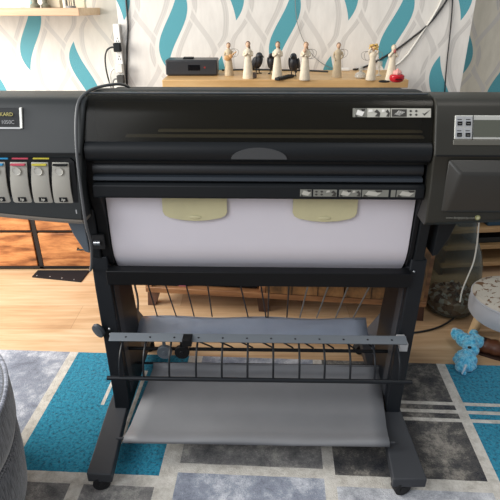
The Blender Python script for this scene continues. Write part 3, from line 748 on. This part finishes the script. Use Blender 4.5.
# red pot with pink petals
p = on(398, 83)
rp = thing('candle_pot', 'shiny red pot with a pink flower at the right end of the oak shelf', 'pot', p+Vector((0, .026, 0)))
b = MB(); b.lathe([(.016, 0), (.024, .004), (.029, .014), (.028, .024), (.022, .029), (.018, .028), (.017, .02), (.002, .019)], (0, 0, 0), 28); b.build('pot', M['red'], rp)
b = MB()
for i in range(7):
    an = 2*PI*i/7; b.ball((.009*math.cos(an), .009*math.sin(an), .034), (.008, .008, .010), seg=10)
b.ball((0, 0, .042), (.006, .006, .009), seg=10); b.build('flower', M['pink'], rp)
b = MB(); b.box((-.012, -.0295, .011), (.012, -.026, .016)); b.build('band', mat('dark_red', (90, 16, 24), .3), rp)
p = on(384, 82.2)
b = MB(); b.tube([p+Vector((.018*math.cos(2*PI*i/24), .016*math.sin(2*PI*i/24), .003)) for i in range(25)], .003, 8); b.build('bangle', M['black'], label='thin black ring lying flat beside the red pot', cat='ring')
p = on(361, 79)
g = thing('glass_ornament', 'clear glass ornament in front of the flower-crowned figurine', 'ornament', p+Vector((0, .02, 0)))
b = MB(); b.lathe([(.016, 0), (.023, .006), (.022, .016), (.012, .024), (.004, .028)], (0, 0, 0), 20); b.build('bowl', M['clear'], g)
b = MB(); b.ball((0, 0, .036), (.009, .007, .011), seg=12); b.build('stopper', M['clear'], g)
b = MB(); b.box((-.02, -.012, 0), (.0, .01, .008)); 
b.bm.free()
p = on(379, 76.5)
b = MB(); b.lathe([(.010, 0), (.012, .004), (.003, .008), (.0025, .03), (.011, .045), (.010, .06), (.009, .06)], p+Vector((0, .01, 0)), 18); b.build('small_glass', M['clear'], label='small clear stemmed glass between the crowned and posy-holding figurines', cat='glass')
# shelf cable and wall cables
yb = YB-.006
def wallpts(l, y=yb): return [atY(px, py, y) for px, py in l]
def oncable(l): return [Vector((q.x, min(q.y, YB-.008), ST+.004)) for q in (on(px, py) for px, py in l)]
b = MB(); b.tube(oncable([(222, 71), (240, 70.5), (262, 70.5), (285, 71), (310, 71.5), (328, 72.5)]), .0036, 8, smooth=2); b.build('audio_cable', M['cable'], label='black cable lying along the back of the oak shelf behind the figurines', cat='cable')
dc = thing('wall_cable', 'black cable climbing diagonally across the teal leaf to a white connector', 'cable')
b = MB(); b.tube([Vector((atY(352, 72, yb).x, yb-.03, ST+.006))]+wallpts([(360, 69), (375, 62.5), (400, 47.5), (413, 37), (425, 28), (437, 15), (447, 0), (451, -8)]), .0042, 8, smooth=2); b.build('lead', M['cable'], dc)
a = atY(342, 73, 2.40); b = MB(); b.box((a.x-.012, 2.40, ST+.001), (a.x+.036, 2.416, ST+.014)); b.build('connector', M['white'], dc, bevel=.003)
b = MB(); b.tube(wallpts([(452.5, -8), (452.5, 5), (450, 35), (446.5, 65), (444.5, 95), (443, 130)]), .0028, 8, smooth=1); b.build('hanging_lead', M['cable'], label='thin dark lead hanging straight down the wall near the right corner', cat='cable')
b = MB(); b.tube(wallpts([(295, -5), (296, 18), (300, 33), (308, 50), (318, 61), (328, 67), (334, 69)]), .0014, 6, smooth=2); b.build('thin_wire', M['gcable'], label='thin grey wire curving down the wallpaper between two figurines', cat='cable')
b = MB(); b.tube(wallpts([(444, -5), (436, 12), (420, 36), (404, 60)])+[Vector((on(396, 74).x, YB-.012, ST+.0045))], .0042, 8, smooth=1); b.build('white_lead', M['wcable'], label='white lead slanting down the wall to the red pot', cat='cable')
b = MB(); b.tube(wallpts([(125.5, -6), (127, 12), (128, 25), (127, 45), (126.5, 70), (127, 95)]), .0042, 8, smooth=1); b.build('black_drop_lead', M['cable'], label='black lead hanging straight down beside the white power strip', cat='cable')
# power strip and plugs
ys = YB-.022; XS = atY(118.5, 50, ys).x
b = MB(); zt = atY(116, 24, ys).z; zb_ = .90
strip = thing('power_strip', 'white power strip fixed upright at the edge of the chimney breast', 'power strip')
b.box((XS-.014, ys, zb_), (XS+.014, YB-.001, zt)); b.build('case', M['white'], strip, bevel=.003)
for row in (40, 58, 74):
    z = atY(118, row, ys).z
    for dx, dz in ((0, .007), (-.005, -.005), (.005, -.005)):
        b = MB(); b.box((XS+dx-.0016, ys-.0006, z+dz-.003), (XS+dx+.0016, ys+.002, z+dz+.003)); b.build('socket_slot', M['labelink'], strip)
def plug(row, m_, mc, label, pts):
    z = atY(118, row, ys).z
    r = thing('mains_plug', label, 'plug', (XS, ys, z))
    b = MB(); b.box((-.016, -.03, -.019), (.016, -.001, .019)); b.build('body', m_, r, bevel=.004)
    b = MB(); b.tube([(-.014, -.016, 0)]+pts, .0038, 8, smooth=2); b.build('lead', mc, r)
plug(47, M['dark'], M['cable'], 'black plug with a long looped lead, uppermost on the white power strip', [(-.03, -.018, .0), (-.05, -.02, -.012), (-.062, -.02, -.05), (-.06, -.02, -.12), (-.045, -.02, -.18), (-.03, -.02, -.24)])
plug(68, M['wcable'], M['wcable'], 'white plug with a white lead in the middle of the power strip', [(-.03, -.018, .0), (-.045, -.02, -.02), (-.048, -.02, -.06), (-.04, -.02, -.16)])
plug(79, M['labelink'], M['gcable'], 'dark grey plug lowest on the white power strip', [(-.025, -.018, .004), (-.04, -.02, -.01), (-.035, -.02, -.10)])

# ------------------------------------------------------------------ left shelf
b = MB(); b.box((-1.45, 2.45, 1.241), (-.757, YA-.001, 1.273)); b.build('alcove_shelf', M['pale_oak'], label='pale oak floating shelf high in the left alcove', cat='shelf', bevel=.002)
def sx_(px): return atY(px, 5, 2.52).x
b = MB(); b.lathe([(.02, 0), (.022, .01), (.012, .02), (.016, .05), (.008, .08), (.01, .1)], (sx_(35), 2.52, 1.273), 18); b.lathe([(.018, 0), (.020, .01), (.010, .02), (.014, .06), (.006, .09)], (sx_(37)+.03, 2.54, 1.273), 18); b.build('pair_figurine', mat('bronze_grey', (120, 118, 100), .45), label='dull bronze ornament of two joined shapes on the pale alcove shelf', cat='ornament')
b = MB(); b.box((sx_(43), 2.56, 1.273), (sx_(57), 2.60, 1.40)); b.build('gift_box', mat('cream_card', (214, 200, 172), .6), label='plain cream box on the pale alcove shelf', cat='box', bevel=.002)
b = MB(); b.box((sx_(60), 2.59, 1.273), (sx_(80), 2.62, 1.42)); b.build('picture_panel', mat('cream_panel', (226, 212, 186), .6), label='cream upright panel at the right end of the alcove shelf', cat='panel', bevel=.002)
lt = thing('lantern', 'small grey wire lantern in front of the cream upright panel', 'lantern', (sx_(71), 2.515, 1.273))
b = MB(); b.lathe([(.022, 0), (.022, .008)], seg=16); b.lathe([(.022, .09), (.012, .105)], seg=16); b.build('base', M['gcable'], lt)
for i in range(6):
    an = PI*i/3; b = MB(); b.tube([(.019*math.cos(an), .019*math.sin(an), .006), (.019*math.cos(an), .019*math.sin(an), .092)], .002, 6); b.build('bar', M['labelink'], lt)

# ------------------------------------------------------------------ drawer unit in the left alcove
YD = 2.38
du = thing('drawer_unit', 'rustic brown drawer unit with black metal frame in the left alcove', 'drawer unit', (-1.122, YD, 0))
W2 = .58
b = MB(); b.box((-W2, .012, .03), (W2-.05, .40, .05)); b.box((-W2, .012, .72), (W2-.05, .40, .745)); b.box((-W2, .38, .03), (W2-.05, .40, .745))
for x in (-W2, -.012, W2-.062): b.box((x, .0, .006), (x+.024, .40, .745))
b.box((-W2, .0, .008), (W2-.04, .02, .022))
for z in (.220, .46): b.box((-W2, .004, z), (W2-.05, .03, z+.012))
b.build('frame', M['frame'], du, bevel=.002)
for (xa, xb) in ((-W2+.028, -.016), (.016, W2-.066)):
    for za, zb2 in ((.026, .217), (.235, .457), (.475, .70)):
        b = MB(); b.box((xa, -.006, za), (xb, .36, zb2)); dr = b.build('drawer', M['rustic'], du, bevel=.003)
        xm = (xa+xb)/2; z = zb2-.085
        b = MB(); b.tube([(xm-.05, -.006, z), (xm-.05, -.022, z), (xm+.05, -.022, z), (xm+.05, -.006, z)], .005, 8); b.build('handle', M['frame'], dr)
fv = thing('floor_plate', 'thin black rectangular plate with pale screws on the floor by the drawers', 'plate')
v4 = [Vector(v) for v in ((-1.118, 2.365, 0), (-.872, 2.362, 0), (-.872, 2.252, 0), (-1.146, 2.292, 0))]
v4 = [atZ(38, 271, 0), atZ(90, 271, 0), atZ(81, 282.5, 0), atZ(32, 277.5, 0)]
b = MB(); b.poly(v4, (0, 0, .006)); b.build('plate', mat('plate_black', (30, 30, 34), .6, spec=.2), fv, bevel=.001)
for px, py in ((37, 275.5), (50, 276.5), (62, 278), (74, 279.5)):
    p = atZ(px, py, .006); b = MB(); b.lathe([(.004, 0), (.003, .0015)], p, 10); b.build('screw', M['steel'], fv)

# ------------------------------------------------------------------ low media bench behind the printer
TA = -.105
tb = thing('media_bench', 'low rustic wooden bench behind the printer with an open shelf and doors', 'bench', (.145, 1.925, 0), TA)
hw = .63
b = MB(); b.box((-hw, 0, .092), (hw, .30, .120)); b.build('base_board', M['bench'], tb, bevel=.003)
b = MB(); b.box((-hw, 0, .44), (hw, .30, .47)); b.build('top_board', M['bench'], tb, bevel=.003)
for x in (-hw, -.105, hw-.03): b = MB(); b.box((x, .004, .119), (x+.03, .29, .442)); b.build('side_panel', M['bench'], tb, bevel=.002)
b = MB(); b.box((-hw, .275, .119), (hw, .285, .44)); b.build('back_panel', M['legwood'], tb)
for x0_, x1_ in ((-.072, .27), (.276, .612)):
    b = MB(); b.box((x0_, -.004, .124), (x1_, .02, .436)); d_ = b.build('door', M['rustic_dark'], tb, bevel=.003)
    for i in range(1, 3):
        xx = x0_+(x1_-x0_)*i/3; b = MB(); b.box((xx-.0015, -.0048, .124), (xx+.0015, -.003, .436)); b.build('groove', M['frame'], d_)
for x, dx in ((-.60, -.02), (-.09, 0), (.60, .02)):
    for y in (.05, .25):
        b = MB(); b.poly([(x-.030, y-.02, .093), (x+.030, y-.02, .093), (x+.018+dx, y-.016, 0), (x-.018+dx, y-.016, 0)], (0, .036, 0)); b.build('leg', M['legwood'], tb)
def bench(x, y, z):
    c, s = math.cos(TA), math.sin(TA); return Vector((.145+x*c-y*s, 1.925+x*s+y*c, z))
tv = thing('set_top_box', 'black set-top box with small buttons on the open bench shelf', 'set-top box', bench(-.27, .03, .1205), TA)
b = MB(); b.box((-.155, 0, .006), (.155, .2, .052)); b.build('case', M['black'], tv, bevel=.004)
b = MB(); b.box((-.13, .01, 0), (.13, .19, .007)); b.build('foot', M['rubber'], tv)
b = MB(); b.box((-.02, -.001, .018), (.045, .003, .034)); b.build('display', mat('stb_screen', (30, 34, 44), .2), tv)
for i in range(4): b = MB(); b.box((.07+i*.02, -.002, .02), (.08+i*.02, .003, .026)); b.build('button', M['gcable'], tv)
for i, (x, w, nm, col, lb) in enumerate(((-.585, .05, 'cyan_case', (40, 120, 150), 'cyan slim case at the left end of the open bench shelf'), (-.530, .045, 'black_case', (28, 26, 30), 'black slim case between the cyan and pink ones'), (-.478, .04, 'pink_case', (170, 96, 110), 'pink slim case beside the black set-top box'))):
    b = MB(); o = b.box((0, 0, 0), (w, .15, .05)).build(nm, mat(nm, col, .5), label=lb, cat='case', group='slim cases on the bench shelf', center=False, bevel=.002)
    o.location = bench(x, .02, .1205); o.rotation_euler = (0, 0, TA)
b = MB(); b.tube([atY(133, 262, 1.80), atY(134, 283, 1.80), atY(138, 298, 1.78), atY(138, 312, 1.75), atZ(137, 327, .006), atZ(150, 331, .006)], .0046, 8, smooth=2); b.build('floor_lead', M['cable'], label='black lead dropping to the floor behind the left printer leg', cat='cable')

# ------------------------------------------------------------------ right-hand corner
# big glass coin bottle
cb = atZ(445, 311, 0); cb = Vector((.935, 2.0, 0))
bt = thing('glass_bottle', 'tall clear glass bottle on the floor by the right printer leg', 'bottle', cb)
k = 1.0
outp = [(.088, .0), (.104, .010), (.112, .03), (.113, .10), (.112, .19), (.105, .25), (.088, .31), (.066, .36), (.051, .40), (.045, .45), (.046, .53)]
b = MB(); b.lathe([(.001, .0)]+outp, (0, 0, 0), 40, cap=False); b.build('glass', M['glass'], bt, smooth=60)
b = MB(); b.lathe([(.046, .515), (.052, .518), (.052, .53), (.046, .533)], (0, 0, 0), 32); b.build('rim', M['glass'], bt)
b = MB(); rg = random.Random(5)
b.lathe([(.09, .013), (.103, .03), (.104, .075), (.09, .088), (.04, .098), (.002, .1)], (0, 0, 0), 28)
for i in range(420):
    an = rg.uniform(0, 2*PI); z = rg.uniform(.02, .11); r_ = rg.uniform(.085, .101) if z < .085 else rg.uniform(0, .095)
    q = Euler((rg.uniform(-1.4, 1.4), rg.uniform(-1.4, 1.4), 0)).to_matrix()
    rr = rg.uniform(.008, .012); z = min(max(z, .026), .10)
    b.lathe([(rr, -.001), (rr, .001)], (r_*.90*math.cos(an), r_*.90*math.sin(an), z), 10, rot=q)
o = b.build('coins', M['coin'], label='heap of copper and silver coins in the glass bottle', cat='coins', kind='stuff', center=False); o.location = cb
# pouf with wooden legs
pc = Vector((1.078, 1.748, 0))
pf_ = thing('pouf', 'round silver pouf on pale wooden legs with a brown-patterned top', 'pouf', pc)
R0 = .163
b = MB(); b.lathe([(.05, .128), (R0-.006, .128), (R0, .136), (R0+.003, .17), (R0, .200), (R0-.010, .217)], (0, 0, 0), 48); b.build('drum', M['vinyl'], pf_)
b = MB(); b.lathe([(R0-.008, .210), (R0-.002, .217), (R0-.008, .227), (R0-.03, .233), (.06, .239), (.002, .241)], (0, 0, 0), 48); b.build('top', M['pouftop'], pf_)
b = MB(); b.tube([((R0-.001)*Vector((math.cos(2*PI*i/48), math.sin(2*PI*i/48), 0))+Vector((0, 0, .213))) for i in range(49)], .0035, 6); b.build('piping', M['vinyl'], pf_)
for an in (2.75, 4.25, 5.5, 1.0):
    d = Vector((math.cos(an), math.sin(an), 0))
    b = MB(); b.tube([d*.100+Vector((0, 0, .13)), d*.122], [.024, .019], 16); b.build('leg', M['stoolleg'], pf_)
# shelving behind
sh_ = thing('shelf_rack', 'low wooden rack with pale boards in the dark right corner', 'rack', (1.27, 2.33, 0), .10)
for z in (.05, .15, .245, .40): b = MB(); b.box((-.27, 0, z), (.42, .30, z+.022)); b.build('board', M['board'], sh_, bevel=.002)
for x in (-.27, .40): b = MB(); b.box((x, .02, 0), (x+.02, .28, .42)); b.build('side_panel', M['legwood'], sh_)
b = MB(); b.box((-.27, .28, 0), (.42, .295, .42)); b.build('back_panel', mat('rack_back', (46, 38, 32), .6), sh_)
def rk(x, y, z):
    c, s = math.cos(.1), math.sin(.1); return Vector((1.27+x*c-y*s, 2.33+x*s+y*c, z))
for x, w, h, z, nm, col, lb in ((-.20, .10, .09, .267, 'navy_case', (30, 34, 60), 'dark navy case on the upper board of the corner rack'), (-.05, .16, .05, .267, 'teal_case', (24, 62, 84), 'dark teal case beside the navy case on the corner rack'), (-.12, .30, .03, .172, 'black_tray', (22, 28, 28), 'flat black tray on the middle board of the corner rack')):
    o = MB().box((0, 0, 0), (w, .14, h)).build(nm, mat(nm, col, .5), label=lb, cat='case', center=False, bevel=.003); o.location = rk(x, .03, z+.0005); o.rotation_euler = (0, 0, .1)
b = MB(); b.tube([atY(480, 205, 1.78), atY(478.5, 228, 1.78), atY(477, 245, 1.78), atY(474, 262, 1.765), atY(468, 276, 1.755), atY(462, 290, 1.75), atY(460, 302, 1.75)], .0030, 8, smooth=2); b.build('white_drop_lead', M['wcable'], label='white lead dangling below the printer in front of the glass bottle', cat='cable')
b = MB(); b.tube([atZ(408, 333, .005), atZ(420, 332, .005), atZ(438, 328, .005), atZ(452, 320, .005), atZ(461, 311, .005), atZ(463, 305, .005)], .0042, 8, smooth=2); b.build('black_floor_lead', M['cable'], label='black lead curling over the wood floor in front of the glass bottle', cat='cable')
# dog toy
def G(px, py, z): return atZ(px, py, z)
ty = thing('plush_toy', 'crumpled bright blue plush dog toy on the rug edge', 'plush toy', G(466, 356, .012))
o_ = ty.location
T = lambda px, py, z: G(px, py, z)-o_
b = MB()
for (px, py, z, r_) in ((458, 335, .045, .022), (464, 340, .045, .026), (470, 345, .048, .026), (477, 342, .05, .022), (474, 333, .06, .014), (476, 338, .058, .016), (472, 350, .045, .022), (467, 356, .035, .026), (463, 361, .032, .026), (470, 360, .032, .022), (461, 367, .026, .018), (467, 366, .028, .018), (472, 366, .024, .014), (464, 373, .022, .008), (470, 369, .022, .010)):
    r_ *= 1.3; b.ball(T(px, py, z), (r_, r_*.95, r_*.9), seg=14)
    for i in range(5):
        a_ = rg.uniform(0, 6.28); e_ = rg.uniform(-.3, 1.2)
        b.ball(T(px, py, z)+Vector((math.cos(a_)*math.cos(e_), math.sin(a_)*math.cos(e_), math.sin(e_)))*r_*.85, r_*.35, seg=8)
b.build('body', M['plush'], ty, remesh=.004)
b = MB(); b.ball(T(455, 331, .055), (.016, .015, .015)); b.ball(T(453, 333, .048), (.011, .01, .01)); b.build('paw', M['plush_white'], ty, remesh=.004)
b = MB(); b.ball(T(469.5, 347.5, .066), (.008, .006, .006)); b.build('nose', M['cable'], ty)
b = MB(); b.tube([T(466, 365, .05), T(464, 370, .04), T(462, 374, .022)], [.005, .002], 8); b.build('tag', M['plush_white'], ty)
# brown leather shoe
so = thing('leather_shoe', 'brown leather slipper lying under the pouf behind the blue toy', 'shoe', G(496, 355, 0), -.45)
b = MB()
for x, r_, z in ((-.075, .030, .03), (-.045, .034, .034), (-.01, .036, .034), (.03, .036, .028), (.06, .034, .022), (.085, .024, .018)):
    b.ball((x, 0, z), (.034, r_, z*.95), seg=16)
b.build('upper', M['shoe'], so, remesh=.004)
b = MB(); b.lathe([(.036, 0), (.037, .004), (.036, .008)], (0, 0, 0), 30, sx=3.0, sy=1.0); b.build('sole', mat('sole_brown', (52, 32, 24), .6), so)
b = MB(); b.ball((-.055, 0, .058), (.026, .018, .008)); b.build('opening', mat('shoe_lining', (40, 24, 18), .8), so)

# ------------------------------------------------------------------ corduroy footstool, left foreground
fs = thing('footstool', 'round grey corduroy footstool cut off at the left foreground', 'footstool', (-.974, .850, .0125))
b = MB(); b.lathe([(.33, .0), (.352, .012), (.372, .07), (.379, .16), (.380, .245), (.368, .26)], (0, 0, 0), 96); b.build('base', M['cord'], fs, smooth=60)
b = MB(); b.lathe([(.364, .255), (.378, .268), (.386, .30), (.388, .335), (.388, .37), (.386, .395), (.383, .405)], (0, 0, 0), 96); b.build('side_band', M['cord'], fs, smooth=60)
b = MB(); b.lathe([(.383, .400), (.360, .412), (.30, .422), (.15, .430), (.002, .432)], (0, 0, 0), 96); b.build('seat_top', M['cordtop'], fs, smooth=60)
for r_, z in ((.383, .405), (.374, .258)):
    b = MB(); b.tube([(r_*math.cos(2*PI*i/96), r_*math.sin(2*PI*i/96), z) for i in range(97)], .0055, 8); b.build('piping', M['cord'] if z < .3 else M['cordtop'], fs)

# ------------------------------------------------------------------ light
def area(name, loc, target, size, power, col=(1, 1, 1), sy=None):
    l = bpy.data.lights.new(name, 'AREA'); l.energy = power; l.color = col; l.size = size
    if sy: l.shape = 'RECTANGLE'; l.size_y = sy
    o = bpy.data.objects.new(name, l); C.objects.link(o); o.location = loc
    o.rotation_euler = (Vector(target)-Vector(loc)).to_track_quat('-Z', 'Y').to_euler(); return o
area('window_light', (-2.25, 1.45, 1.5), (0, 2.0, .55), 1.3, 90, (1, .965, .91), 1.3)
area('room_window_light', (-1.7, -.7, 2.3), (.2, 1.7, .6), 1.5, 44, (.95, .97, 1), 1.5)
area('ceiling_bounce_fill', (1.0, 1.0, 2.45), (1.0, 1.3, 0), .6, 8, (1, .95, .88), .6)  # added overhead fill standing in for light bounced off the ceiling
w = bpy.data.worlds.new('world'); bpy.context.scene.world = w; w.use_nodes = True
bg = w.node_tree.nodes['Background']; bg.inputs[0].default_value = (.86, .92, 1, 1); bg.inputs[1].default_value = .42
vs2 = bpy.context.scene.view_settings
vs2.view_transform = 'Standard'; vs2.look = 'None'; vs2.gamma = 1; vs2.use_curve_mapping = False; vs2.exposure = 0
